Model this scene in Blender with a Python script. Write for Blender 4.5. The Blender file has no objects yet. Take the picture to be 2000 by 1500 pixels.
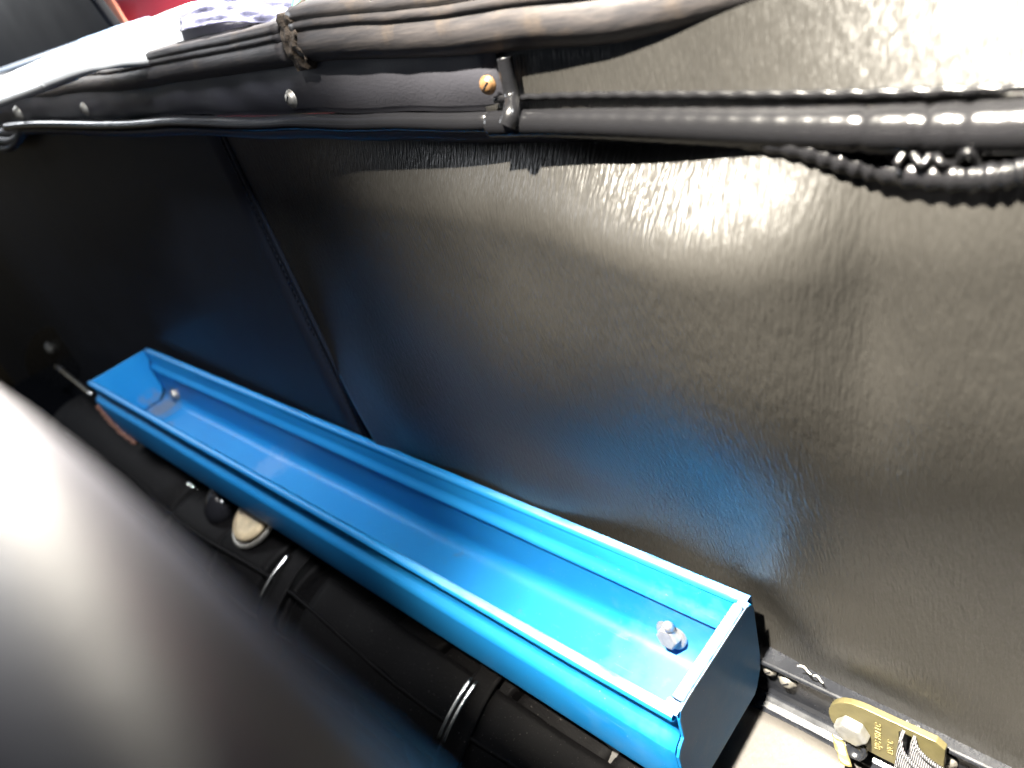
import bpy, bmesh, math, random
from mathutils import Vector, Matrix, noise
random.seed(7)
sc = bpy.context.scene
COL = sc.collection

# ------------------------------------------------------------------ camera
CAM_ROT = Matrix(((0.72401927, -0.19396546, 0.66194674),
                  (0.63797104, 0.55319175, -0.53569753),
                  (-0.26227666, 0.81015819, 0.52426583)))
CAM_LOC = Vector((0.1374622, -0.21803508, 0.31742231))
FPX = 1416.675
cd = bpy.data.cameras.new('camera'); cam = bpy.data.objects.new('camera', cd); COL.objects.link(cam)
cam.matrix_world = Matrix.Translation(CAM_LOC) @ CAM_ROT.to_4x4()
cd.sensor_width = 36; cd.lens = FPX / 2000 * 36
cd.clip_start = 0.004; cd.clip_end = 200
cd.dof.use_dof = True; cd.dof.focus_distance = 0.36; cd.dof.aperture_fstop = 7.5
sc.camera = cam

# ------------------------------------------------------------------ world and light
w = bpy.data.worlds.new('World'); sc.world = w; w.use_nodes = True
nt = w.node_tree; bg = nt.nodes['Background']
sky = nt.nodes.new('ShaderNodeTexSky'); sky.sky_type = 'NISHITA'; sky.sun_disc = False
sky.sun_elevation = math.radians(55); sky.sun_rotation = math.radians(250)
nt.links.new(sky.outputs[0], bg.inputs[0]); bg.inputs[1].default_value = 0.03

def aim(o, loc, target):
    o.location = loc
    o.rotation_euler = (Vector(target) - Vector(loc)).to_track_quat('-Z', 'Y').to_euler()
LDIR = Vector((-0.13, -0.32, 0.86)).normalized()
TGT = Vector((0.25, -0.02, 0.10))
ld = bpy.data.lights.new('sunlight_through_opening', 'SPOT'); lo = bpy.data.objects.new('sunlight_through_opening', ld); COL.objects.link(lo)
ld.energy = 3100; ld.color = (1.0, 0.93, 0.80); ld.shadow_soft_size = 0.034
ld.spot_size = math.radians(29); ld.spot_blend = 1.0
aim(lo, TGT + LDIR * 2.0, TGT)

ad = bpy.data.lights.new('added_far_fill', 'AREA'); ao = bpy.data.objects.new('added_far_fill', ad); COL.objects.link(ao)
ad.energy = 5; ad.shape = 'RECTANGLE'; ad.size = .36; ad.size_y = .2; ad.color = (.93, .96, 1.0)
aim(ao, (-1.35, -.06, .54), (.0, -.22, .24))  # added area lamp low at the far left, for a highlight on the seat
def spot(name, e, loc, tgt, deg, col, soft=.08):
    d = bpy.data.lights.new(name, 'SPOT'); o = bpy.data.objects.new(name, d); COL.objects.link(o)
    d.energy = e; d.color = col; d.spot_size = math.radians(deg); d.spot_blend = 1.0; d.shadow_soft_size = soft; aim(o, loc, tgt)
spot('added_sill_spot', 1300, (-.55, 1.0, 1.35), (-.46, .03, .31), 34, (1, .97, .92))  # added spot from behind that whitens the sill
spot('added_seat_spot', 12000, (-.80, .76, 1.26), (.030, -.216, .295), 4.0, (1, .93, .80), .02)  # added narrow spot that makes the white glare on the seat
spot('added_near_fill', 230, (.55, -.22, 1.25), (-.72, -.04, -.02), 34, (.96, .98, 1.0), .15)  # added fill spot, brightens the far end of the tray

sc.cycles.caustics_reflective = False; sc.cycles.sample_clamp_indirect = 3.0
sc.view_settings.view_transform = 'Standard'; sc.view_settings.look = 'None'
sc.view_settings.gamma = 1.0; sc.view_settings.use_curve_mapping = False
sc.view_settings.exposure = 0.0

# ------------------------------------------------------------------ survey helper: where a sight line meets a real plane
def P(px, py, x=None, y=None, z=None):
    d = CAM_ROT @ Vector(((px - 1000), -(py - 750), -FPX))
    if y is not None: t = (y - CAM_LOC.y) / d.y
    elif z is not None: t = (z - CAM_LOC.z) / d.z
    else: t = (x - CAM_LOC.x) / d.x
    return CAM_LOC + d * t

# ------------------------------------------------------------------ materials
def nodes(name):
    m = bpy.data.materials.new(name); m.use_nodes = True
    n = m.node_tree; return m, n, n.nodes['Principled BSDF']
def setp(b, **k):
    for a, v in k.items():
        b.inputs[a.replace('_', ' ')].default_value = v
def N(n, t, **k):
    x = n.nodes.new(t)
    for a, v in k.items(): setattr(x, a, v)
    return x
def coords(n, scale):
    tc = N(n, 'ShaderNodeTexCoord'); mp = N(n, 'ShaderNodeMapping'); mp.inputs['Scale'].default_value = scale
    n.links.new(tc.outputs['Object'], mp.inputs['Vector']); return mp.outputs[0]
def ntex(n, vec, scale, detail=4, rough=.55, dist=0):
    t = N(n, 'ShaderNodeTexNoise'); t.inputs['Scale'].default_value = scale
    t.inputs['Detail'].default_value = detail; t.inputs['Roughness'].default_value = rough; t.inputs['Distortion'].default_value = dist
    n.links.new(vec, t.inputs['Vector']); return t.outputs['Fac']
def ramp(n, fac, stops):
    r = N(n, 'ShaderNodeValToRGB'); e = r.color_ramp.elements
    while len(e) < len(stops): e.new(0.5)
    for el, (p, c) in zip(e, stops):
        el.position = p; el.color = (c if len(c) == 4 else (*c, 1)) if not isinstance(c, (int, float)) else (c, c, c, 1)
    n.links.new(fac, r.inputs[0]); return r.outputs[0]
def mix(n, fac, a, b):
    x = N(n, 'ShaderNodeMix', data_type='RGBA')
    for i, v in ((0, fac), (6, a), (7, b)):
        if hasattr(v, 'links'): n.links.new(v, x.inputs[i])
        else: x.inputs[i].default_value = v if i == 0 else ((*v, 1) if len(v) == 3 else v)
    return x.outputs[2]
def math_(n, op, a, b=None, clamp=False):
    x = N(n, 'ShaderNodeMath', operation=op); x.use_clamp = clamp
    for i, v in ((0, a), (1, b)):
        if v is None: continue
        if hasattr(v, 'links'): n.links.new(v, x.inputs[i])
        else: x.inputs[i].default_value = v
    return x.outputs[0]
def bump(n, b, h, strength, dist):
    x = N(n, 'ShaderNodeBump'); x.inputs['Strength'].default_value = strength; x.inputs['Distance'].default_value = dist
    n.links.new(h, x.inputs['Height']); n.links.new(x.outputs[0], b.inputs['Normal']); return x

def vinyl(name, base=(.022, .021, .020), rough=.42, grain=(1.0, .02, .17), gs=900, strength=.9, dist=.0008, spec=.5, dust=0.0):
    m, n, b = nodes(name)
    v = coords(n, grain)
    g = ntex(n, v, gs, 2, .55, 0); g2 = ntex(n, v, gs * .37, 2, .5)
    h = math_(n, 'ADD', math_(n, 'MULTIPLY', g, .9), math_(n, 'MULTIPLY', g2, .2))
    bump(n, b, h, strength, dist)
    big = ntex(n, coords(n, (1, 1, 1)), 9, 5, .6)
    cfac = ramp(n, big, [(.3, 0.0), (.75, 1.0)])
    col = mix(n, cfac, base, tuple(c * 1.5 for c in base))
    if dust:
        d = ramp(n, ntex(n, coords(n, (1, 1, 1)), 900, 2, .5), [(.70, 0.0), (.76, 1.0)])
        col = mix(n, math_(n, 'MULTIPLY', d, dust), col, (.35, .33, .30))
    n.links.new(col, b.inputs['Base Color'])
    r = math_(n, 'ADD', math_(n, 'MULTIPLY', big, .16), rough - .08)
    n.links.new(r, b.inputs['Roughness'])
    b.inputs['Specular IOR Level'].default_value = spec
    return m
M = {}
M['vinyl'] = vinyl('grained_black_vinyl', rough=.35, base=(.019,.018,.0163))
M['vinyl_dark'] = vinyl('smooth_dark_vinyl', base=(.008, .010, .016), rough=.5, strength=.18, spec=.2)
M['vinyl_trim'] = vinyl('trim_vinyl', base=(.055, .055, .066), rough=.45, gs=900, grain=(1, 1, 1), strength=.35, dist=.0004)
M['piping'] = vinyl('piping_vinyl', base=(.008, .008, .009), rough=.22, gs=700, grain=(1, 1, 1), strength=.25, dist=.0004)
M['seat'] = vinyl('seat_vinyl', base=(.008, .008, .011), rough=.32, gs=420, grain=(1, 1, 1), strength=.15)
M['bundle'] = vinyl('hood_cloth_vinyl', base=(.003, .0028, .003), rough=.6, gs=500, grain=(1, 1, 1), strength=.3, dust=.4, spec=.09)
M['gloss'] = vinyl('gloss_black_plastic', base=(.010, .010, .012), rough=.14, gs=60, grain=(1, 1, 1), strength=.05)
M['shelf'] = vinyl('shelf_vinyl', base=(.050, .046, .042), rough=.45, gs=420, grain=(1, .4, 1), strength=.35, dust=.3)

def seal_mat():
    m, n, b = nodes('aged_rubber')
    v = coords(n, (.12, 1, 1)); f = ntex(n, v, 400, 5, .65)
    f2 = ntex(n, coords(n, (1, 1, 1)), 60, 5, .6)
    c = mix(n, ramp(n, f, [(.35, 0.0), (.7, 1.0)]), (.035, .033, .036), (.075, .066, .064))
    c = mix(n, ramp(n, f2, [(.55, 0.0), (.72, .6)]), c, (.11, .085, .065))
    n.links.new(c, b.inputs['Base Color']); setp(b, Roughness=.52)
    bump(n, b, math_(n, 'ADD', f, f2), .4, .0006); return m
M['seal'] = seal_mat()

def paint_blue():
    m, n, b = nodes('blue_sheet_metal_paint')
    g = N(n, 'ShaderNodeNewGeometry')
    big = ntex(n, coords(n, (1, 1, 1)), 14, 4, .6)
    col = mix(n, ramp(n, big, [(.3, 0.0), (.7, 1.0)]), (.007, .172, .45), (.010, .20, .49))
    def spot(cx, cy, cz, r, lo, hi, sc_=90):
        d = N(n, 'ShaderNodeVectorMath', operation='DISTANCE'); n.links.new(g.outputs['Position'], d.inputs[0]); d.inputs[1].default_value = (cx, cy, cz)
        nn = ntex(n, coords(n, (1, 1, 1)), sc_, 5, .65)
        f = math_(n, 'SUBTRACT', math_(n, 'ADD', math_(n, 'MULTIPLY', nn, 1.3), .25), math_(n, 'DIVIDE', d.outputs['Value'], r))
        return ramp(n, f, [(lo, 0.0), (hi, 1.0)])
    s1 = spot(-.768, -.028, -.068, .040, .05, .6)           # dirt in the far corner
    col = mix(n, math_(n, 'MULTIPLY', s1, .75), col, (.16, .15, .14))
    s2 = spot(-.715, -.048, -.066, .016, .1, .5, 150)
    col = mix(n, math_(n, 'MULTIPLY', s2, .5), col, (.17, .13, .10))
    s3 = spot(-.50, -.030, -.066, .040, .25, .6, 160)
    col = mix(n, math_(n, 'MULTIPLY', s3, .16), col, (.35, .45, .62))
    s4 = spot(-.03, -.035, -.066, .085, .15, .7, 70)        # scuffed pale area at the near end
    col = mix(n, math_(n, 'MULTIPLY', s4, .10), col, (.40, .50, .55))
    fine = ramp(n, ntex(n, coords(n, (1, 1, 1)), 700, 2, .5), [(.72, 0.0), (.76, 1.0)])
    col = mix(n, math_(n, 'MULTIPLY', fine, .5), col, (.30, .42, .55))
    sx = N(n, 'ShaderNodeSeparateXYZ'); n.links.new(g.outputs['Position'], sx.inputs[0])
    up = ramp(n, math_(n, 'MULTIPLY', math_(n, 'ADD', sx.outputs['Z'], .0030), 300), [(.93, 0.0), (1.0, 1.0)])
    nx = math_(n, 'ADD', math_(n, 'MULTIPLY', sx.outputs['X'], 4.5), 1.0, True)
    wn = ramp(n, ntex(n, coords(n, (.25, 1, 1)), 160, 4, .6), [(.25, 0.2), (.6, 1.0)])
    col = mix(n, math_(n, 'MULTIPLY', math_(n, 'MULTIPLY', up, nx), math_(n, 'MULTIPLY', wn, .55)), col, (.50, .53, .52))   # glare on the rim painted as a paler colour towards the near end
    scr = ramp(n, ntex(n, coords(n, (.06, 1, 1)), 520, 3, .6), [(.66, 0.0), (.74, 1.0)])
    pat = ramp(n, ntex(n, coords(n, (1, 1, 1)), 26, 4, .6), [(.45, 0.0), (.65, 1.0)])
    col = mix(n, math_(n, 'MULTIPLY', math_(n, 'MULTIPLY', scr, pat), .50), col, (.22, .34, .42))
    dirt = ramp(n, ntex(n, coords(n, (1, 1, 1)), 75, 6, .7), [(.60, 0.0), (.72, 1.0)])
    low = ramp(n, math_(n, 'MULTIPLY', math_(n, 'ADD', sx.outputs['Z'], .075), 40), [(.3, 1.0), (.75, 0.0)])
    col = mix(n, math_(n, 'MULTIPLY', math_(n, 'MULTIPLY', dirt, low), .50), col, (.12, .14, .15))   # dirt settled on the floor of the tray
    # rust creeping in from the broken far end of the front face
    s5 = spot(-.79, -.083, -.066, .045, .2, .5, 120)
    col = mix(n, math_(n, 'MULTIPLY', s5, .9), col, (.10, .035, .02))
    n.links.new(col, b.inputs['Base Color'])
    rg = math_(n, 'ADD', math_(n, 'MULTIPLY', big, .14), .36)
    n.links.new(rg, b.inputs['Roughness'])
    bump(n, b, ntex(n, coords(n, (.3, 1, 1)), 120, 3), .08, .0006)
    return m
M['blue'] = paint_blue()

def plain(name, col, rough=.5, metal=0.0, var=.25, scale=120, bs=.15, bd=.0004, spec=.5):
    m, n, b = nodes(name)
    f = ntex(n, coords(n, (1, 1, 1)), scale, 5, .6)
    c = mix(n, ramp(n, f, [(.3, 0.0), (.72, 1.0)]), tuple(x * (1 - var) for x in col), tuple(min(1, x * (1 + var)) for x in col))
    n.links.new(c, b.inputs['Base Color'])
    n.links.new(math_(n, 'ADD', math_(n, 'MULTIPLY', f, .2), rough - .1), b.inputs['Roughness'])
    setp(b, Metallic=metal); b.inputs['Specular IOR Level'].default_value = spec
    bump(n, b, f, bs, bd); return m
M['zinc'] = plain('zinc_plated_steel', (.50, .50, .49), .36, .8, .15, 300)
M['zinc_dull'] = plain('dull_steel', (.42, .40, .36), .45, .8, .3, 400)
M['brass'] = plain('yellow_passivated_steel', (.125, .108, .050), .45, .35, .18, 160)
M['brass_raise'] = plain('yellow_passivated_steel_worn', (.24, .195, .085), .4, .45, .15, 160)
M['rail'] = plain('black_gloss_paint', (.012, .013, .016), .25, 0, .3, 90, .1)
M['felt'] = plain('brown_felt_backing', (.11, .085, .06), .9, 0, .45, 700, .8, .001)
M['rust'] = plain('rust', (.11, .05, .035), .85, 0, .6, 300, .8, .001)
M['white'] = plain('white_body_paint', (.80, .80, .78), .25, 0, .03, 30, .02)
M['red'] = plain('red_body_paint', (.30, .02, .035), .35, 0, .08, 8, .02)
M['peach'] = plain('pale_red_edge', (.60, .22, .14), .5, 0, .1, 8, .02)
M['bluegrey'] = plain('blue_grey_paint', (.30, .42, .60), .4, 0, .1, 8, .02)
M['charcoal'] = plain('charcoal_cover', (.002, .0025, .004), .7, 0, .2, 20, .1, .0004, .05)
M['cream'] = plain('yellowed_cream_plastic', (.50, .40, .26), .35, 0, .25, 130, .2)
M['lint'] = plain('pale_lint', (.75, .72, .65), .8, 0, .1, 100)
M['chrome'] = plain('bright_wire', (.80, .80, .78), .22, 1, .05, 100)
M['orange'] = plain('orange_brass_screw', (.22, .12, .05), .45, .3, .25, 500)
M['green'] = plain('pale_green_reflection', (.10, .50, .22), .25, 0, .2, 60, .2)
M['mauve'] = plain('mauve_grey_reflection', (.30, .29, .40), .15, 0, .5, 110, .2, .001)
M['filler'] = plain('crumbling_filler', (.07, .052, .038), .9, 0, .5, 350, 1.0, .002)
def web_mat():
    m, n, b = nodes('grey_black_webbing')
    v = coords(n, (1, 1, 1)); t = N(n, 'ShaderNodeTexWave', wave_type='BANDS', bands_direction='X'); t.inputs['Scale'].default_value = 330; t.inputs['Distortion'].default_value = 1.0
    n.links.new(v, t.inputs['Vector'])
    c = mix(n, t.outputs['Fac'], (.03, .03, .033), (.20, .20, .21)); n.links.new(c, b.inputs['Base Color']); setp(b, Roughness=.55)
    bump(n, b, t.outputs['Fac'], .8, .0012); return m
M['web'] = web_mat()

# ------------------------------------------------------------------ object helpers
ROOTLOC = {}
def tag(o, label, cat, group=None, kind=None):
    if label: o['label'] = label
    if cat: o['category'] = cat
    if group: o['group'] = group
    if kind: o['kind'] = kind
    return o
def thing(name, label, cat, loc=(0, 0, 0), group=None):
    o = bpy.data.objects.new(name, None); o.location = loc; o.empty_display_size = .02; COL.objects.link(o)
    ROOTLOC[o.name] = Vector(loc); return tag(o, label, cat, group)
def mesh_of(verts, faces):
    me = bpy.data.meshes.new('m'); me.from_pydata([tuple(v) for v in verts], [], faces); me.update(); return me
def obj(name, me, mat, parent=None, smooth=True, loc=None):
    """me is in world coordinates; it is shifted to the origin of its thing."""
    if isinstance(me, tuple): me = mesh_of(*me)
    me.name = name
    if parent is not None: off = ROOTLOC[parent.name]
    else: off = Vector(loc) if loc is not None else Vector((0, 0, 0))
    me.transform(Matrix.Translation(-off))
    bm = bmesh.new(); bm.from_mesh(me); bmesh.ops.recalc_face_normals(bm, faces=bm.faces); bm.to_mesh(me); bm.free()
    for p in me.polygons: p.use_smooth = smooth
    me.materials.append(M[mat] if isinstance(mat, str) else mat)
    o = bpy.data.objects.new(name, me); COL.objects.link(o)
    if parent is not None: o.parent = parent
    else: o.location = off
    ROOTLOC[o.name] = off
    return o
def solidify(o, t, offset=0):
    s = o.modifiers.new('thickness', 'SOLIDIFY'); s.thickness = t; s.offset = offset; return o
def bevel(o, wd, seg=2):
    b = o.modifiers.new('edge', 'BEVEL'); b.width = wd; b.segments = seg; b.limit_method = 'ANGLE'; b.angle_limit = math.radians(35)
    return o
def grid(fn, nu, nv, u0=0, u1=1, v0=0, v1=1):
    vs = [fn(u0 + (u1 - u0) * i / nu, v0 + (v1 - v0) * j / nv) for i in range(nu + 1) for j in range(nv + 1)]
    fs = [(i * (nv + 1) + j, (i + 1) * (nv + 1) + j, (i + 1) * (nv + 1) + j + 1, i * (nv + 1) + j + 1) for i in range(nu) for j in range(nv)]
    return vs, fs
def box(x0, x1, y0, y1, z0, z1):
    vs = [(x, y, z) for x in (x0, x1) for y in (y0, y1) for z in (z0, z1)]
    return vs, [(0, 1, 3, 2), (4, 6, 7, 5), (0, 4, 5, 1), (2, 3, 7, 6), (0, 2, 6, 4), (1, 5, 7, 3)]
def join(*parts):
    V, F = [], []
    for v, f in parts:
        o = len(V); V += [Vector(a) for a in v]; F += [tuple(i + o for i in q) for q in f]
    return V, F
def cr(pts, n):
    """Catmull-Rom through points, n samples per span"""
    pts = [Vector(p) for p in pts]; out = []
    for i in range(len(pts) - 1):
        p0 = pts[max(i - 1, 0)]; p1 = pts[i]; p2 = pts[i + 1]; p3 = pts[min(i + 2, len(pts) - 1)]
        for k in range(n):
            t = k / n
            out.append(.5 * ((2 * p1) + (p2 - p0) * t + (2 * p0 - 5 * p1 + 4 * p2 - p3) * t * t + (3 * p1 - p0 - 3 * p2 + p3) * t ** 3))
    out.append(pts[-1]); return out
def tube(path, r, seg=12, cap=True):
    """r is a number or fn(i, angle)"""
    n = len(path); V = []; F = []
    up = Vector((0, 0, 1))
    for i, p in enumerate(path):
        t = (path[min(i + 1, n - 1)] - path[max(i - 1, 0)]).normalized()
        a = t.cross(up)
        if a.length < .05: a = t.cross(Vector((0, 1, 0)))
        a.normalize(); b = a.cross(t)
        for k in range(seg):
            an = 2 * math.pi * k / seg
            rr = r(i, an) if callable(r) else r
            V.append(p + (a * math.cos(an) + b * math.sin(an)) * rr)
    for i in range(n - 1):
        for k in range(seg):
            F.append((i * seg + k, i * seg + (k + 1) % seg, (i + 1) * seg + (k + 1) % seg, (i + 1) * seg + k))
    if cap: F.append(tuple(range(seg))); F.append(tuple((n - 1) * seg + k for k in range(seg)))
    return V, F
def sweep(path, prof, closed=True, wob=None):
    """profile (dy, dz) carried along a path that runs mostly in x"""
    V = []; F = []; m = len(prof)
    for i, p in enumerate(path):
        for (dy, dz) in prof:
            q = Vector((p.x, p.y + dy, p.z + dz))
            if wob: q += wob(i, q)
            V.append(q)
    for i in range(len(path) - 1):
        for k in range(m if closed else m - 1):
            F.append((i * m + k, i * m + (k + 1) % m, (i + 1) * m + (k + 1) % m, (i + 1) * m + k))
    if closed: F.append(tuple(range(m))); F.append(tuple((len(path) - 1) * m + k for k in range(m)))
    return V, F
def lathe(c, axis, prof, seg=20):
    """prof = [(radius, along)]"""
    axis = Vector(axis).normalized(); a = axis.orthogonal().normalized(); b = axis.cross(a); c = Vector(c); V = []; F = []
    for (r, h) in prof:
        for k in range(seg):
            an = 2 * math.pi * k / seg; V.append(c + axis * h + (a * math.cos(an) + b * math.sin(an)) * r)
    for i in range(len(prof) - 1):
        for k in range(seg): F.append((i * seg + k, i * seg + (k + 1) % seg, (i + 1) * seg + (k + 1) % seg, (i + 1) * seg + k))
    F.append(tuple(range(seg))); F.append(tuple((len(prof) - 1) * seg + k for k in range(seg)))
    return V, F
def hexa(c, axis, r, h0, h1, rot=0, ch=.12):
    axis = Vector(axis).normalized(); a = axis.orthogonal().normalized(); b = axis.cross(a); c = Vector(c); V = []; F = []
    rings = [(r, h0), (r, h1 - r * ch), (r * (1 - ch), h1)]
    for (rr, h) in rings:
        for k in range(6):
            an = math.pi / 3 * k + rot; V.append(c + axis * h + (a * math.cos(an) + b * math.sin(an)) * rr)
    for i in range(2):
        for k in range(6): F.append((i * 6 + k, i * 6 + (k + 1) % 6, (i + 1) * 6 + (k + 1) % 6, (i + 1) * 6 + k))
    F.append(tuple(range(6))); F.append(tuple(12 + k for k in range(6)))
    return V, F
def lerp_tab(tab, x):
    if x <= tab[0][0]: return tab[0][1]
    for (a, va), (b, vb) in zip(tab, tab[1:]):
        if x <= b:
            t = (x - a) / (b - a); t = t * t * (3 - 2 * t); return va + (vb - va) * t
    return tab[-1][1]
def G(x, z, cx, cz, sx, sz): return math.exp(-((x - cx) / sx) ** 2 - ((z - cz) / sz) ** 2)
def sstep(a, b, x):
    t = max(0, min(1, (x - a) / (b - a))); return t * t * (3 - 2 * t)

# ------------------------------------------------------------------ the bulkhead behind the tray: two vinyl cards
SEAM = -0.347
def top_z(x): return lerp_tab([(-1.6, .290), (-.86, .268), (-.34, .252), (-.085, .245), (.05, .240), (.4, .225)], x)
def wall_y(x, z):
    """surface of the loose right-hand card, minus is towards the seat"""
    h = 0.0
    sag = sstep(-.36, .0, x) * (1 - .16 * sstep(.034, .070, x) * sstep(.10, .22, z))
    h += .026 * sag * (1 - (.95 - .60 * sstep(-.02, .045, x)) * sstep(.207, .260, z)) * sstep(.0, .17, z)   # the sag under the top piping
    h += .020 * math.exp(-((x - .016) / .052) ** 2) * (1 - sstep(.203, .250, z)) * sstep(.0, .20, z)
    h -= .007 * G(x, z, .066, .195, .012, .055)
    h += .004 * G(x, z, -.16, .12, .10, .08)
    h -= .004 * G(x, z, -.24, .17, .07, .07)
    h += .008 * G(x, z, .045, .000, .035, .035)
    h -= .006 * G(x, z, .005, -.02, .02, .03)
    h += .006 * G(x, z, -.27, .05, .05, .06)
    h += .004 * G(x, z, -.12, .02, .06, .03)
    h += .003 * math.sin(x * 22 + z * 9) * sstep(.15, .0, z)
    h += .0015 * math.sin(x * 41 - z * 17 + 1.2)
    # lower left corner stands off the neighbour
    h += .012 * sstep(-.27, SEAM, x) * sstep(.11, -.01, z)
    return .009 - h
def on_wall(p, off=.0002):
    # walk along the sight line until it meets the card
    d = (p - CAM_LOC).normalized(); q = p.copy()
    for _ in range(30):
        q = q + d * ((wall_y(q.x, q.z) - off - q.y) / d.y)
    return q
LOWP = [on_wall(P(a, b_, y=0), .0034) for a, b_ in ((1010, 256), (1150, 264), (1300, 270), (1450, 276), (1560, 290), (1640, 314), (1720, 332), (1830, 346), (1930, 346), (2010, 330), (2120, 280))]
def card_top(x): return lerp_tab([(-.12, top_z(-.1) + .012)] + [(p.x, p.z + .001) for p in LOWP[1:]], x)
right = thing('vinyl_card', 'large grained black vinyl panel behind the blue tray, brightly lit on the right', 'panel', (0, .009, -.05))
def seam_x(z): return SEAM + .008 * sstep(.25, .0, z) * 0 + .030 * sstep(.105, -.02, z)
def wfn(u, v):
    z = -.0525 + v * (top_z(-.1) + .012 + .0525)
    x0 = seam_x(z); x = x0 + u * (.40 - x0)
    z = -.0525 + v * (card_top(x) + .0525)
    return Vector((x, wall_y(x, z), z))
card = obj('card_face', grid(wfn, 200, 110), 'vinyl', right); solidify(card, .0022, 1)
# raw lower edge of the card, brown board
edge = [Vector((x, wall_y(x, -.0525) - .0005, -.0525)) for x in [i * .005 for i in range(-2, 61)]]
obj('raw_board_edge', sweep(edge, [(-.0022, -.0016), (.003, -.0016), (.003, .0022), (-.0022, .0022)]), 'felt', right)
# crease line in the lit sag
cr_pts = cr([P(1375, 480, y=-.003), P(1420, 486, y=-.003), P(1450, 481, y=-.003), P(1500, 491, y=-.003), P(1556, 500, y=-.003)], 8)
cre = [on_wall(p) + Vector((0, 0, .0006 * noise.noise(Vector((i * .9, 0, 0))))) for i, p in enumerate(cr_pts)]
obj('crease_ridge', tube(cre, lambda i, a: .0008 * math.sin(math.pi * (i + .5) / (len(cre))), 6), 'vinyl', right)

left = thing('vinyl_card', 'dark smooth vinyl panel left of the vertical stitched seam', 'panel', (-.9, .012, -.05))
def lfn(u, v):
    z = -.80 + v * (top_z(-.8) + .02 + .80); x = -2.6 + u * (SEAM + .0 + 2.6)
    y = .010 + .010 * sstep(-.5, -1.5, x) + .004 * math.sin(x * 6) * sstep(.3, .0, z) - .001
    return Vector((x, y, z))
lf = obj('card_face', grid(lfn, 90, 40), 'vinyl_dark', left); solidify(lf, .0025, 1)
hem = [Vector((SEAM + .004 + .002 * sstep(.25, -.0, z), .0055, z)) for z in [-.06 + i * .01 for i in range(33)]]
obj('hem', tube(hem, .0019, 10), 'vinyl_dark', left)
hem2 = [p + Vector((-.0085, .0010, 0)) for p in hem]
obj('hem', tube(hem2, .0014, 8), 'vinyl_dark', left)
st = []
for i in range(64):
    z = -.055 + i * .0049; x = SEAM - .0002
    st.append(tube([Vector((x, .0040, z)), Vector((x, .0036, z + .0016)), Vector((x, .0040, z + .0032))], .0006, 5))
o = obj('stitching', join(*st), 'vinyl_dark', left); o['kind'] = 'stuff'
# board behind the gap at the foot of the seam
brd = thing('backing_board', 'brown fibre backing strip showing in the gap below the seam', 'board', (SEAM + .02, .016, -.05))
def bfn(u, v):
    z = -.06 + v * .20; x = SEAM - .005 + u * .11
    return Vector((x, .0125 + .004 * u, z))
solidify(obj('board_face', grid(bfn, 10, 20), 'felt', brd), .002, 1)
bev = cr([Vector((SEAM + .010, .010, .09)), Vector((SEAM + .017, .009, .05)), Vector((SEAM + .026, .008, -.02)), Vector((SEAM + .034, .008, -.055))], 8)
obj('board_lip', tube(bev, lambda i, a: .0045 * min(1, i / 10 + .1), 8), 'felt', brd)

# ------------------------------------------------------------------ cockpit rim: trim strip, rubber seals, band, piping
def arc_path(pts, n=14): return cr(pts, n)
trim = thing('trim_strip', 'padded charcoal vinyl trim strip with screws under the rubber seal', 'trim', (-.45, 0, .26))
xs0, xs1 = -1.5, -.0765
def seal_base(x): return lerp_tab([(-1.6, .330), (-.77, .3015), (-.56, .2925), (-.40, .2860), (-.21, .2832), (-.07, .2750), (-.010, .2708), (.055, .2725), (.09, .280), (.13, .294), (.2, .335)], x)
def strip_top(x): return seal_base(x) + .006
def pip_z(x): return lerp_tab([(-1.6, .310), (-.74, .2785), (-.40, .267), (-.24, .2600), (-.16, .2565), (-.0846, .2535), (.1, .245)], x)
def tfn(u, v):
    x = xs0 + u * (xs1 - xs0); z0 = pip_z(x) + .001; z = z0 + v * (strip_top(x) - z0)
    return Vector((x, -.0015 - .0025 * math.sin(math.pi * min(1, v * 1.0)) + .0012 * noise.noise(Vector((x * 40, z * 40, 0))), z))
solidify(obj('strip_face', grid(tfn, 160, 10), 'vinyl_trim', trim), .003, 1)
pp = [Vector((x, -.0085, pip_z(x) - .0015)) for x in [-.765 + i * (.765 - .079) / 90 for i in range(91)]]
obj('piping', tube(pp, lambda i, a: .0042 * (1 + .05 * noise.noise(Vector((i * .8, a, 0)))), 12), 'piping', trim)
pl = [Vector((x, -.0030, pip_z(x) - .0085)) for x in [xs0 + i * (-.02 - xs0) / 90 for i in range(91)]]
obj('lower_lip', sweep(pl, [(0, -.0035), (.012, -.0035), (.012, .006), (-.001, .005), (-.0025, .002), (-.0022, -.001)]), 'vinyl_trim', trim)
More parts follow.
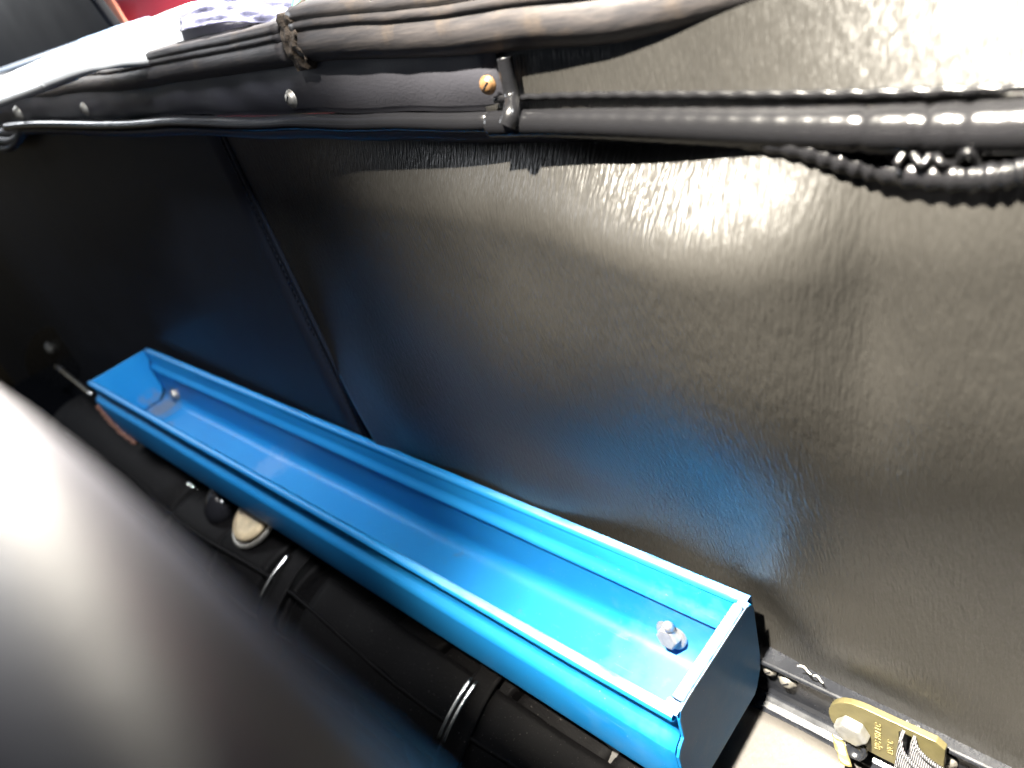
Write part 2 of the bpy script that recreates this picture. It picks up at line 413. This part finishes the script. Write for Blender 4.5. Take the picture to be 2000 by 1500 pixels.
# rolled end of the strip
ec = cr([P(985, 112, y=-.006), P(992, 150, y=-.007), P(1000, 190, y=-.0085), P(1000, 222, y=-.014), P(992, 246, y=-.0165)], 8)
obj('rolled_end', tube(ec, lambda i, a: .0030 + .0010 * sstep(14, 28, i), 10), 'piping', trim)
ecs = [p + Vector((.0022, .0065, 0)) for p in ec]
def screw(c, axis, r, mat, parent, name='screw'):
    s = obj(name, lathe(c, axis, [(r * 1.25, 0), (r * 1.25, r * .12), (r * 1.0, r * .2), (r * .95, r * .45), (r * .6, r * .7), (r * .1, r * .75)], 18), mat, parent)
    a = Vector(axis).normalized(); t = a.orthogonal().normalized(); bb = a.cross(t); cc = Vector(c) + a * r * .72
    vs = []; 
    for sx, sy in ((-.6, -.09), (.6, -.09), (.6, .09), (-.6, .09)):
        for h in (-.2, .08): vs.append(cc + (t * sx + bb * sy) * r + a * h * r)
    obj('slot', (vs, [(0, 2, 4, 6), (1, 3, 5, 7), (0, 1, 3, 2), (2, 3, 5, 4), (4, 5, 7, 6), (6, 7, 1, 0)]), 'rail', s, smooth=False)
    return s
FR = (0, -1, .1)
screw(P(570, 193, y=-.0068), FR, .0038, 'zinc_dull', trim)
screw(P(167, 213, y=-.0068), FR, .0042, 'zinc_dull', trim)
screw(P(38, 222, y=-.0068), FR, .0058, 'zinc_dull', trim)
screw(P(953, 166, y=-.0075), (.25, -1, .1), .0030, 'orange', trim)
# folds of cloth below the strip at the far left
fold = thing('cloth_fold', 'small drooping fold of vinyl hanging below the trim strip at far left', 'fold', (-.85, 0, .26))
for k in range(2):
    f = cr([P(-60, 262 + k * 14, y=-.004), P(-10, 272 + k * 15, y=-.006), P(18, 276 + k * 13, y=-.007), P(38, 268 + k * 4, y=-.006), P(48, 258, y=-.002)], 8)
    obj('fold_edge', tube(f, .004, 8), 'vinyl_trim', fold)

# the upper band of vinyl on the right
band = thing('vinyl_band', 'sunlit grained vinyl band above the thick piping at upper right', 'trim', (.1, .0, .25))
def bandfn(u, v):
    x = -.090 + u * .49; z0 = pip_z(x) - .002
    z = z0 + v * .17
    return Vector((x, -.002 - .003 * sstep(-.09, .05, x) + (.035 + .078 * sstep(-.04, .11, x)) * v + .0012 * math.sin(x * 60 + z * 30), z))
solidify(obj('band_face', grid(bandfn, 120, 40), 'vinyl', band), .002, 1)
def wr(x): return sstep(.02, .09, x)
pr_ = [Vector((x, -.0105, pip_z(x) - .002 - .0045 * 0)) for x in [-.0800 + i * .0015 for i in range(294)]]
def pr_r(i, a):
    x = pr_[i].x; r = .0052 + .0016 * sstep(-.07, .10, x)
    r *= 1 + .012 * math.sin(x * 850) * (1 - .4 * wr(x))
    for xc in (.062, .0775, .086, .108): r -= .0009 * math.exp(-((x - xc) / .0008) ** 2)
    return r
obj('thick_piping', tube(pr_, pr_r, 16), 'piping', band)
fl = [Vector((p.x, p.y + .0050, p.z + .0082 + .0002 * math.sin(p.x * 800))) for p in pr_]
obj('piping_flange', tube(fl, .0014, 8), 'piping', band)

# sagging lower piping of the card with its puckered edge
lowp = thing('card_piping', 'puckered vinyl piping sagging below the thick piping at the right', 'trim', (.06, -.006, .235))
lp = arc_path(LOWP, 22)
obj('puckered_piping', tube(lp, lambda i, a: (.0026 + .0012 * sstep(40, 150, i)) * (1 + .09 * math.sin(i * .75) + .05 * noise.noise(Vector((i * .5, a, 2)))), 12), 'piping', lowp)
lq = [p + Vector((0, .0025, .0052 * sstep(0, 110, i))) for i, p in enumerate(lp[:150])]
obj('puckered_flange', tube(lq, lambda i, a: (.0012 + .0028 * sstep(0, 110, i)) * (1 + .28 * math.sin(i * 1.15)) * (1 if i < 140 else .6), 10), 'piping', lowp)
# zigzag of gathered vinyl in the gap
zz = []
for k, (a, b_) in enumerate([(1750, 322), (1775, 292), (1800, 322), (1822, 296), (1838, 318), (1866, 320), (1890, 296), (1912, 326)]):
    zz.append(P(a, b_, y=-.0175 + .003 * (k % 2)))
zzp = cr(zz, 6)
obj('gathered_edge', tube(zzp, .0011, 8), 'piping', lowp)
felt = thing('felt_strip', 'brown felt backing visible in the gap between the two pipings', 'felt', (.08, .002, .235))
def ffn(u, v):
    x = .025 + u * .28; z = card_top(x) - .006 + v * (pip_z(x) + .002 - card_top(x) + .006)
    return Vector((x, -.0075 + .0006 * noise.noise(Vector((x * 300, z * 300, 0))), z))
solidify(obj('felt_face', grid(ffn, 60, 8), 'felt', felt), .003, 1)

# rubber seal, two lengths with a crumbled gap
SEALPROF = [(.016, -.001), (.004, 0), (-.002, .0004), (-.0060, .0024), (-.0084, .0055), (-.0090, .0090), (-.0086, .0122), (-.0074, .0142), (-.0070, .0148),
            (-.0078, .0154), (-.0079, .0176), (-.0070, .0184), (-.0068, .0190), (-.0074, .0196), (-.0070, .0224), (-.004, .0238), (.006, .0242), (.016, .024)]
def seal(name, label, x0, x1, n, sc_=1.0, dy=0):
    t = thing(name, label, 'seal', ((x0 + x1) / 2, -.01, seal_base((x0 + x1) / 2)))
    path = [Vector((x0 + (x1 - x0) * i / n, .001 + .017 * sstep(-.06, .06, x0 + (x1 - x0) * i / n) + dy, seal_base(x0 + (x1 - x0) * i / n))) for i in range(n + 1)]
    def wob(i, q): return Vector((0, .0002 * noise.noise(Vector((q.x * 60, q.z * 300, 3))), .0003 * noise.noise(Vector((q.x * 50, q.z * 200, 9)))))
    obj('rubber_section', sweep(path, [(a * sc_, b * sc_) for a, b in SEALPROF], True, wob), 'seal', t)
    return t
GX = -.205
s_l = seal('rubber_seal', 'long ribbed rubber seal left of the crumbled gap', -1.5, GX - .0075, 140, .92)
s_r = seal('rubber_seal', 'ribbed rubber seal right of the crumbled gap, fading into glare', GX + .0055, .19, 90, 1.12)
V, F = box(GX - .009, GX + .009, -.010, .008, seal_base(GX) - .002, seal_base(GX) + .0235)
fil = thing('joint_filler', 'crumbling brown filler in the gap between the rubber seals', 'filler', (GX, 0, seal_base(GX)))
def gfn(u, v):
    z = seal_base(GX) - .001 + v * .026; x = GX - .010 + u * .020
    y = -.0095 + .006 * abs(v - .45) + .0016 * noise.noise(Vector((x * 220, z * 260, 1))) + .006 * (1 - sstep(.0, .35, u))
    return Vector((x, y, z))
solidify(obj('filler_face', grid(gfn, 16, 22), 'filler', fil), .012, 1)

# ------------------------------------------------------------------ bright body sill and what stands beyond it
sill = thing('body_sill', 'white painted body sill glaring in the sun behind the rubber seal', 'sill', (-.4, .03, .3))
sp = cr([P(-300, 300, y=-.03), P(0, 180, y=-.03), P(110, 134, y=-.03), P(220, 94, y=-.015), P(350, 62, y=.02), P(500, 46, y=.03), P(700, 26, y=.03), P(1000, -14, y=.03), P(1300, -50, y=.03)], 12)
hh = lambda i: lerp_tab([(0, .011), (12, .0105), (24, .010), (36, .009), (48, .013), (60, .014), (96, .014)], i)
V = []; F = []; SPF = [(-1.0, -1.0), (-.95, -.55), (-.6, .1), (0, .6), (.7, .95), (1.0, 1.0), (1.1, .6), (1.0, -1.0)]; NP = len(SPF)
for i, p in enumerate(sp):
    wy = lerp_tab([(24, .012), (48, .024)], i)
    for (a, b_) in SPF: V.append(Vector((p.x, p.y + wy * a, p.z + hh(i) * b_)))
for i in range(len(sp) - 1):
    for k in range(NP): F.append((i * NP + k, i * NP + (k + 1) % NP, (i + 1) * NP + (k + 1) % NP, (i + 1) * NP + k))
obj('sill_body', (V, F), 'white', sill)
film = thing('reflection_film', 'mauve grey reflections on the white sill, built as a crumpled film', 'wrapper', (-.28, .05, .31))
def filmfn(u, v):
    px = 352 + u * 420; b_ = 62 - u * 52 - 8 * math.sin(u * 9); t_ = b_ - 46 - 20 * math.sin(u * 3)
    q = P(px, b_ + (t_ - b_) * v, y=.030)
    k = noise.noise(Vector((u * 9, v * 5, 2)))
    return P(px, b_ + (t_ - b_) * v, y=.004 + .03 * v + .004 * k + .002 * noise.noise(Vector((u * 18, v * 7, 5))))
solidify(obj('film_sheet', grid(filmfn, 60, 16), 'mauve', film), .0006)  # added sheet whose mauve grey colour stands in for reflections
gre = thing('green_reflection_tab', 'pale green reflection on the sill above the gap in the seals, built as a tab', 'tab', (-.2, .03, .31))
def grfn(u, v):
    a = P(568 + 42 * u + 8 * v, 26 - 60 * v, y=-.001 + .03 * v + .004 * math.sin(u * 3.1)); return a
solidify(obj('tab_sheet', grid(grfn, 8, 8), 'green', gre), .002)  # added tab, its green stands in for a reflection on the sill
cov = thing('dark_cover', 'out of focus dark cover beyond the sill at the top left corner', 'cover', (-1.6, .5, .45))
c0 = [P(-500, 330, y=.10), P(225, 62, y=.10), P(165, -20, y=.10), P(120, -200, y=.10), P(-600, -300, y=.10)]
def prism(poly, dy):
    n = len(poly); V = [Vector(p) for p in poly] + [Vector(p) + Vector((0, dy, 0)) for p in poly]
    return V, [tuple(range(n)), tuple(range(n, 2 * n))] + [(i, (i + 1) % n, n + (i + 1) % n, n + i) for i in range(n)]
bevel(obj('cover_body', prism(c0, .012), 'charcoal', cov, False), .004, 3)
c1 = [P(-500, 375, y=.07), P(235, 92, y=.07), P(215, 55, y=.07), P(-500, 315, y=.07)]
bevel(obj('cover_hem', prism(c1, .04), 'bluegrey', cov, False), .003, 2)
redp = thing('red_body_panel', 'out of focus red body panel beyond the sill near the top edge', 'panel', (-.9, .8, .5))
c2 = [P(215, 45, y=.16), P(205, -20, y=.19), P(150, -300, y=.28), P(700, -300, y=.28), P(640, 30, y=.16), P(300, 120, y=.13)]
bevel(obj('panel_face', prism(c2, .03), 'red', redp, False), .004, 2)
c3 = [P(165, -20, y=.17), P(222, 80, y=.14), P(264, 75, y=.14), P(207, -20, y=.17)]
bevel(obj('panel_edge', prism(c3, .003), 'peach', redp, False), .003, 2)

# ------------------------------------------------------------------ the blue tray
XL = -.796
tray = thing('metal_tray', 'long bright blue folded sheet metal tray bolted along the black panel', 'tray', (-.4, -.04, -.066))
PROF = [(.0010, -.008), (.0010, -.0012), (.0006, -.0003), (-.0006, .0003), (-.0022, .0003), (-.0036, -.0001), (-.0048, -.0010), (-.0052, -.0022), (-.0044, -.0030), (-.0048, -.0040), (-.0052, -.0150), (-.0060, -.0170), (-.0078, -.0190), (-.0096, -.0207), (-.0104, -.0222), (-.0104, -.0234), (-.0090, -.0246), (-.0088, -.0270), (-.0092, -.054)]
for k in range(1, 7):
    a = math.pi / 2 * k / 6; PROF.append((-.0092 - .011 * (1 - math.cos(a)), -.0550 - .011 * math.sin(a)))
for k in range(0, 7):
    a = math.pi / 2 * k / 6; PROF.append((-.0755 - .006 * math.sin(a), -.060 - .006 * math.cos(a)))
PROF += [(-.0815, -.0250), (-.0812, -.0236), (-.0803, -.0224), (-.0790, -.0212), (-.0765, -.0196), (-.0752, -.0185), (-.0748, -.0165), (-.0748, -.0045), (-.0770, -.0042), (-.0782, -.0030), (-.0784, -.0014), (-.0776, -.0002), (-.0760, .0006), (-.0742, .0006), (-.0728, .0000), (-.0722, -.0012), (-.0724, -.0040)]
NX = 80
V = []; F = []; m_ = len(PROF)
for i in range(NX + 1):
    x = XL + (0 - XL) * i / NX
    for k, (py_, pz_) in enumerate(PROF):
        wv = .0004 * noise.noise(Vector((x * 9, k * .3, 0)))
        V.append(Vector((x, py_ + wv, pz_ + .0005 * noise.noise(Vector((x * 7, k * .2, 5))) * (1 if k > 11 else .3))))
for i in range(NX):
    for k in range(m_ - 1): F.append((i * m_ + k, i * m_ + k + 1, (i + 1) * m_ + k + 1, (i + 1) * m_ + k))
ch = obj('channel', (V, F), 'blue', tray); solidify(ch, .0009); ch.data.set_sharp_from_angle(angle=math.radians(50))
def plate(poly, x0, x1): 
    n = len(poly); V = [Vector((x0, a, b)) for a, b in poly] + [Vector((x1, a, b)) for a, b in poly]
    return V, [tuple(range(n)), tuple(range(n, 2 * n))] + [(i, (i + 1) % n, n + (i + 1) % n, n + i) for i in range(n)]
er = [(-.0010, -.006), (-.0012, -.046), (-.0030, -.056), (-.0085, -.0655), (-.0120, -.0685), (-.0780, -.0685), (-.0822, -.064), (-.0822, -.0255), (-.0800, -.0215), (-.0757, -.0180), (-.0755, -.0040), (-.0735, .0010), (-.0650, .0022), (-.0080, .0022), (-.0030, -.001)]
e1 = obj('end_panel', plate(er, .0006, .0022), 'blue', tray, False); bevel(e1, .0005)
fl_ = [Vector((-.0012, y, .0022)) for y in [-.0695 + i * .0595 / 20 for i in range(21)]]
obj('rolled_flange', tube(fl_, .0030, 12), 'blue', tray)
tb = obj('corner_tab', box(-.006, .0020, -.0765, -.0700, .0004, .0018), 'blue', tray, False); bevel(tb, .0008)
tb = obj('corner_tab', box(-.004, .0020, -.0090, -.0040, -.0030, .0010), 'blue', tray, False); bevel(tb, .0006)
el = [(-.0050, .0005), (-.0056, -.013), (-.0098, -.022), (-.0098, -.052), (-.0140, -.0600), (-.0220, -.0648), (-.0800, -.0648), (-.0805, -.026), (-.0752, -.018), (-.0745, .0005)]
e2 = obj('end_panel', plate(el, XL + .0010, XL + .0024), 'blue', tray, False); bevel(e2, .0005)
# rusted torn edge at the far end of the front face
rp = cr([Vector((XL - .001, -.0822, -.030)), Vector((XL + .004, -.0824, -.045)), Vector((XL + .018, -.0826, -.056)), Vector((XL + .034, -.0826, -.064)), Vector((XL + .066, -.0822, -.0675))], 10)
obj('rusted_edge', tube(rp, lambda i, a: .0035 + .0022 * noise.noise(Vector((i * .55, a * .8, 4))), 9), 'rust', tray)

BN = (0, -1, .25)
def bolt(label, c, r, mat, axis=BN):
    t = thing('hex_bolt', label, 'bolt', c, 'bolts holding the tray to the panel')
    obj('washer', lathe(c, axis, [(r * 1.45, -.001), (r * 1.5, 0), (r * 1.5, r * .15), (r * 1.35, r * .22), (r * .5, r * .22)], 20), mat, t)
    h = obj('head', hexa(c, axis, r * 1.08, r * .2, r * 1.05, .3, .15), mat, t, False); bevel(h, r * .07)
    return t
b1 = bolt('shiny silver hex bolt in the sunlit near end of the blue tray', (-.0490, -.0098, -.0510), .0068, 'zinc')
obj('stud', lathe((-.0478, -.0125, -.0420), (.1, -.4, 1), [(.0030, -.004), (.0033, .002), (.0030, .0045), (.0016, .0055)], 12), 'zinc', b1)
b2 = bolt('small dirty bolt beside the grime in the far corner of the tray', (-.752, -.0098, -.052), .0055, 'zinc_dull')

# ------------------------------------------------------------------ floor rail, belt anchor and shelf at lower right
rail = thing('floor_rail', 'glossy black steel rail with screws along the foot of the vinyl panel', 'rail', (.12, 0, -.09))
rpf = [(.014, -.0500), (-.0010, -.0500), (-.0028, -.0512), (-.0020, -.0535), (.0015, -.0560), (.0022, -.0600), (.0020, -.0790), (.0005, -.0830), (-.0030, -.0852), (-.0062, -.0868), (-.0085, -.0900), (-.0085, -.096), (.014, -.096)]
path = [Vector((-.06 + i * .02, 0, .0)) for i in range(24)]
r0 = obj('rail_body', sweep(path, rpf), 'rail', rail, False); bevel(r0, .0012, 3)
screw(P(1538, 1329, y=.0012), (0, -1, .1), .0042, 'zinc_dull', rail)
screw(P(1503, 1308, y=.0012), (0, -1, .1), .0034, 'zinc_dull', rail)
screw(P(1850, 1485, y=.0012), (0, -1, .1), .0036, 'zinc_dull', rail)
# torn flakes of trim paper along the rail's upper edge
for k, (a, b_, l) in enumerate([(1572, 1308, .008), (1598, 1326, .006)]):
    p = P(a, b_, y=-.002); q = obj('paper_flake', grid(lambda u, v: p + Vector((l * (u - .5), .001 * math.sin(u * 5), .0026 * (v - .5) * math.sin(math.pi * (u * .9 + .05)))), 8, 2), 'lint', rail); solidify(q, .0004)
shelf = thing('floor_shelf', 'grained black shelf in front of the rail with a sunlit patch', 'shelf', (.1, -.06, -.095))
def shfn(u, v):
    x = -.10 + u * .50; y = -.0080 - v * .12
    return Vector((x, y, -.0905 - .012 * v - .05 * max(0, v - .45) + .0012 * math.sin(x * 70)))
solidify(obj('shelf_face', grid(shfn, 40, 20), 'shelf', shelf), .003)

anch = thing('belt_anchor_plate', 'yellow zinc plated belt anchor plate bolted to the black rail', 'plate', (.06, -.006, -.06))
ZC, HW = -.0580, .0180
px0 = .0590
poly = []
for k in range(17):
    a = math.pi / 2 + math.pi * k / 16; poly.append((px0 + HW * math.cos(a), ZC + HW * math.sin(a)))
poly += [(.090, ZC - HW * 1.02), (.094, ZC - HW * .85), (.094, ZC + HW * .85), (.090, ZC + HW * 1.02)]
slot = [(.0745, ZC - .0130), (.0800, ZC - .0130), (.0800, ZC + .0130), (.0745, ZC + .0130)]
def plate_with_slot(poly, slot, y0, y1):
    bm = bmesh.new()
    def loop(pts, y):
        vs = [bm.verts.new((a, y, b)) for a, b in pts]
        return vs, [bm.edges.new((vs[i], vs[(i + 1) % len(vs)])) for i in range(len(vs))]
    L = []
    for y in (y0, y1):
        o_, oe = loop(poly, y); s_, se = loop(slot, y)
        bmesh.ops.triangle_fill(bm, use_beauty=True, edges=oe + se); L.append((o_, s_))
    for j in (0, 1):
        A, B = L[0][j], L[1][j]
        for i in range(len(A)): bm.faces.new((A[i], A[(i + 1) % len(A)], B[(i + 1) % len(B)], B[i]))
    me = bpy.data.meshes.new('m'); bm.to_mesh(me); bm.free(); return me
pm = obj('plate_body', plate_with_slot(poly, slot, -.0075, -.0040), 'brass', anch, False); bevel(pm, .0009, 2)
ab = Vector((.0535, -.0075, -.0600))
h = obj('bolt_head', hexa(ab, (0, -1, 0), .0084, 0, .0060, .2, .14), 'zinc', anch, False); bevel(h, .0007)
# worn stamped characters, in two lines across the plate
def letters(txt, x, z, size, parent):
    cu = bpy.data.curves.new('t', 'FONT'); cu.body = txt; cu.size = size; cu.extrude = .0003; cu.align_x = 'CENTER'; cu.space_character = 1.15
    tmp = bpy.data.objects.new('t', cu); COL.objects.link(tmp); bpy.context.view_layer.update()
    me = bpy.data.meshes.new_from_object(tmp.evaluated_get(bpy.context.evaluated_depsgraph_get()))
    bpy.data.objects.remove(tmp); bpy.data.curves.remove(cu)
    # baseline runs up the plate (+z), face towards the seat (-y)
    me.transform(Matrix(((0, -1, 0, x), (0, 0, -1, -.0077), (1, 0, 0, z), (0, 0, 0, 1))))
    return obj('stamped_lettering', me, 'brass_raise', parent, False)
letters('UJC HH LC', .0665, ZC, .0042, anch)
letters('INC C', .0722, ZC - .004, .0040, anch)

web = thing('belt_webbing', 'folded grey black belt webbing looped through the anchor plate slot', 'webbing', (.09, -.012, -.07))
def wbfn(dx, dy, wid, drop):
    pa = cr([Vector((.0770 + dx, -.002, 0)), Vector((.0765 + dx, -.011 + dy, 0)), Vector((.0800 + dx, -.0175 + dy, 0)), Vector((.0900 + dx, -.0200 + dy, 0)), Vector((.1050 + dx, -.0180 + dy, 0)), Vector((.1250 + dx, -.0120 + dy, 0))], 8)
    def fn(u, v):
        q = pa[min(len(pa) - 1, round(u * (len(pa) - 1)))]
        return Vector((q.x - .006 * (1 - v) * u, q.y - .0016 * math.sin(v * 12 + u * 2) * min(1, u * 3), ZC + .0165 + (v - 1) * wid - drop * u ** 1.3))
    return fn
solidify(obj('strap_layer', grid(wbfn(0, 0, .0235, .009), 40, 24), 'web', web), .0016)
solidify(obj('strap_layer', grid(wbfn(.0042, .0050, .0225, .006), 40, 24), 'web', web), .0016)
tabt = thing('brass_clip', 'small worn brass clip poking out below the anchor plate', 'clip', (.047, -.012, -.09))
p0 = P(1636, 1440, y=-.0105); p1 = P(1652, 1492, y=-.020)
def clfn(u, v):
    q = p0.lerp(p1, v); return q + Vector((.0062 * (u - .5), -.0012 * math.sin(u * 3.1), .0006 * math.sin(v * 9)))
solidify(obj('clip_tab', grid(clfn, 6, 8), 'brass_raise', tabt), .0014)
obj('clip_eye', lathe(P(1672, 1466, y=-.0125), (0, -1, .6), [(.0050, -.002), (.0050, .0004), (.0036, .0008), (.0032, -.001), (.0005, -.001)], 16), 'rail', tabt)

# ------------------------------------------------------------------ folded hood bundle under the tray
RY, RZ, RR = -.074, -.163, .066
bund = thing('folded_hood', 'black folded hood bundle rolled up beneath the blue tray', 'bundle', (-.4, RY, RZ))
segs = [(-1.05, -.62, 1.00), (-.615, -.505, .965), (-.50, -.415, 1.03), (-.412, -.372, .985), (-.368, -.30, .955), (-.298, -.255, 1.0), (-.253, -.205, 1.05), (-.203, -.165, .98), (-.163, -.135, 1.045), (-.133, -.06, .97), (-.058, .02, 1.03)]
for (a, b_, s) in segs:
    n = 10; V = []; F = []; sg = 40
    prof = [(a, s - .05), (a + .0015, s)] + [(a + (b_ - a) * k / n, s + .012 * math.sin(k / n * math.pi) + .01 * noise.noise(Vector((a * 9 + k * .4, 3, 1)))) for k in range(1, n)] + [(b_ - .0015, s), (b_, s - .05)]
    for (x, q) in prof:
        for k in range(sg):
            an = 2 * math.pi * k / sg; rr = RR * q * (1 + .035 * math.sin(an * 3 + a * 20) + .02 * noise.noise(Vector((x * 25, an * 2, 7))))
            V.append(Vector((x + .006 * math.sin(an * 2), RY + rr * math.cos(an) * 1.05, RZ + rr * math.sin(an))))
    for i in range(len(prof) - 1):
        for k in range(sg): F.append((i * sg + k, i * sg + (k + 1) % sg, (i + 1) * sg + (k + 1) % sg, (i + 1) * sg + k))
    F.append(tuple(range(sg))); F.append(tuple((len(prof) - 1) * sg + k for k in range(sg)))
    obj('folded_layer', (V, F), 'bundle', bund)
for an0, rr_ in ((118, 1.115), (141, 1.10), (160, 1.085)):
    wl = []
    for k in range(120):
        x = -.95 + k * .0085; an = math.radians(an0 + 3 * math.sin(x * 17 + an0)); rr = RR * rr_
        wl.append(Vector((x, RY + rr * math.cos(an) * 1.05, RZ + rr * math.sin(an))))
    obj('welt', tube(wl, lambda i, a: .0021 + .0005 * noise.noise(Vector((i * .7, a, an0))), 8), 'bundle', bund)
# flat flap lying over the bundle, under the tray
def flfn(u, v):
    x = -.34 + u * .40; an = math.radians(95 + v * 48)
    rr = RR * 1.10
    return Vector((x, RY + rr * math.cos(an) * 1.05, RZ + rr * math.sin(an) + .0008 * math.sin(x * 90)))
solidify(obj('top_flap', grid(flfn, 50, 14), 'bundle', bund), .003)
def strap(label, xc, wid, wires):
    t = thing('bundle_strap', label, 'strap', (xc, RY, RZ + RR))
    def sfn(u, v):
        an = math.radians(85 + v * 120); rr = RR * 1.145 + .001 * math.sin(v * 17)
        return Vector((xc + (u - .5) * wid + .004 * math.sin(v * 3), RY + rr * math.cos(an) * 1.06, RZ + rr * math.sin(an)))
    solidify(obj('strap_band', grid(sfn, 6, 40), 'bundle', t), .002)
    for off in wires:
        wp = []
        for k in range(15):
            an = math.radians(98 + k * 2.1); rr = RR * 1.20
            wp.append(Vector((xc + off, RY + rr * math.cos(an) * 1.06, RZ + rr * math.sin(an))))
        obj('buckle_wire', tube(wp, .0013, 8), 'chrome', t)
    for off in wires:
        wp = []
        for k in range(16):
            an = math.radians(158 + k * 2.1); rr = RR * 1.185
            wp.append(Vector((xc + off * .8, RY + rr * math.cos(an) * 1.06, RZ + rr * math.sin(an))))
        obj('buckle_wire', tube(wp, .0010, 8), 'zinc_dull', t)
    return t
strap('black strap with twin bright wires crossing the bundle below the tray middle', -.155, .020, (-.0065, -.0015))
strap('black strap with one bright wire next to the cream disc', -.385, .022, (-.009,))
disc = thing('cream_disc', 'yellowed cream round disc half hidden under the tray front edge', 'disc', (-.47, -.089, -.085))
dc = P(494, 1004, z=-.077); dn = Vector((-.08, -.42, .9))
obj('disc_face', lathe(dc, dn, [(.0265, -.004), (.0265, 0), (.0245, .0025), (.018, .0015), (.006, .0018), (.0015, .002)], 32), 'cream', disc)
obj('disc_rim', lathe(dc, dn, [(.0325, -.007), (.0325, -.004), (.0310, -.0025), (.0290, -.0030), (.0285, -.006)], 32), 'zinc_dull', disc)
obj('rust_spot', lathe(dc + dn.normalized() * .0018 + Vector((.004, -.002, -.002)), dn, [(.0042, -.001), (.0038, .0006), (.001, .0012)], 12), 'orange', disc)
knob = thing('black_knob', 'glossy black rounded knob left of the cream disc', 'knob', (-.57, -.09, -.09))
kc = P(408, 985, y=-.088)
obj('knob_body', lathe(kc + Vector((0, .008, -.006)), (-.2, -.7, .7), [(.020, -.010), (.021, 0), (.019, .006), (.014, .010), (.007, .0122), (.001, .0128)], 28), 'gloss', knob)
for (a, b_) in ((370, 946), (378, 951)):
    c = P(a, b_, y=-.086); 
    obj('metal_pin', lathe(c, (0, -.6, .8), [(.0022, -.004), (.0024, .001), (.0016, .003), (.0004, .0034)], 10), 'chrome', knob)

# unseen slab added above and behind the viewer to shade seat and bundle
rf = obj('added_shade_slab', box(-2.6, 1.4, -1.9, -.390, .90, .93), 'charcoal', smooth=False); rf['kind'] = 'structure'; bevel(rf, .01)
# floor pan below everything
fp = obj('floor', grid(lambda u, v: Vector((-2.0 + u * 2.9, .10 - v * 1.3, -.32 + .01 * math.sin(u * 20))), 20, 10), 'charcoal'); fp['kind'] = 'structure'

# far-left fittings on the dark card
fit = thing('latch_fitting', 'dark oval latch plate with a round screw left of the tray', 'latch', P(100, 690, y=-.02))
lc = P(100, 690, y=-.03)
V = []; F = []
plt = []
for k in range(28):
    an = 2 * math.pi * k / 28; plt.append((P(105 + 62 * math.cos(an) * .9, 700 + 70 * math.sin(an) * .9, y=.012)))
obj('latch_plate', prism(plt, .006), 'rail', fit, False)
screw(P(98, 680, y=.011), (0, -1, .1), .0105, 'zinc_dull', fit)
rod = thing('bright_rod', 'short bright metal rod at the far left end of the tray', 'rod', P(150, 745, y=-.06))
rp_ = cr([P(112, 716, y=-.030), P(130, 731, y=-.045), P(150, 747, y=-.055), P(178, 770, y=-.066)], 8)
obj('rod_shaft', tube(rp_, lambda i, a: .0034, 10), 'chrome', rod)
obj('rod_sleeve', tube(rp_[:5], .0048, 10), 'rail', rod)

# ------------------------------------------------------------------ seat backrest in the near foreground
seat = thing('seat_backrest', 'blurred glossy black seat back in the near foreground at lower left', 'seat', (-.3, -.25, .0))
SR = .013
SY, SZ = -.2122 - .982 * SR, .2872 - .189 * SR
prof = []
for k in range(21):
    a = math.radians(-25 + k * 205 / 20); prof.append((SY + SR * math.cos(a) * 1.0, SZ + SR * math.sin(a)))
prof = [(SY + SR * .6, -.30)] + prof + [(SY - SR * 1.4, -.30)]
V = []; F = []; xsn = 60
for i in range(xsn + 1):
    x = -.85 + i * 1.15 / xsn
    dz = -.02 * sstep(-.55, -.85, x)
    for (a, b_) in prof:
        V.append(Vector((x, a + .0012 * math.sin(x * 31), b_ + (dz if b_ > 0 else 0))))
m_ = len(prof)
for i in range(xsn):
    for k in range(m_ - 1): F.append((i * m_ + k, i * m_ + k + 1, (i + 1) * m_ + k + 1, (i + 1) * m_ + k))
F.append(tuple(range(m_))); F.append(tuple(xsn * m_ + k for k in range(m_)))
obj('backrest_cover', (V, F), 'seat', seat)

# ------------------------------------------------------------------ lint on the vinyl
for k, (pts, lab) in enumerate([
    ([(1630, 512), (1645, 520), (1640, 530), (1628, 524)], 'tiny curled lint thread beside the crease in the panel'),
    ([(1518, 556), (1540, 547), (1554, 549), (1566, 556)], 'short bowed lint thread below the crease in the panel'),
    ([(1978, 508), (1982, 514), (1984, 522)], 'white lint speck near the right edge of the panel'),
    ([(1884, 586), (1890, 592)], 'round pale speck on the upper right of the panel'),
    ([(1966, 1118), (1970, 1126), (1968, 1134)], 'pale speck low on the right edge of the panel'),
    ([(1668, 1240), (1674, 1246), (1680, 1247)], 'small bright lint curl above the rail'),
    ([(1278, 902), (1296, 902), (1310, 893), (1316, 884)], 'faint long hair thread on the middle of the panel'),
    ([(850, 818), (872, 822), (905, 812)], 'faint scuff thread on the panel left of centre')]):
    pa = cr([on_wall(P(a, b_, y=0), .0006) for a, b_ in pts], 6)
    r = .0007 if len(pts) < 4 else .0003
    t = obj('lint_thread', tube(pa, r, 6), 'lint', loc=pa[0]); tag(t, lab, 'lint', 'lint on the vinyl panel')
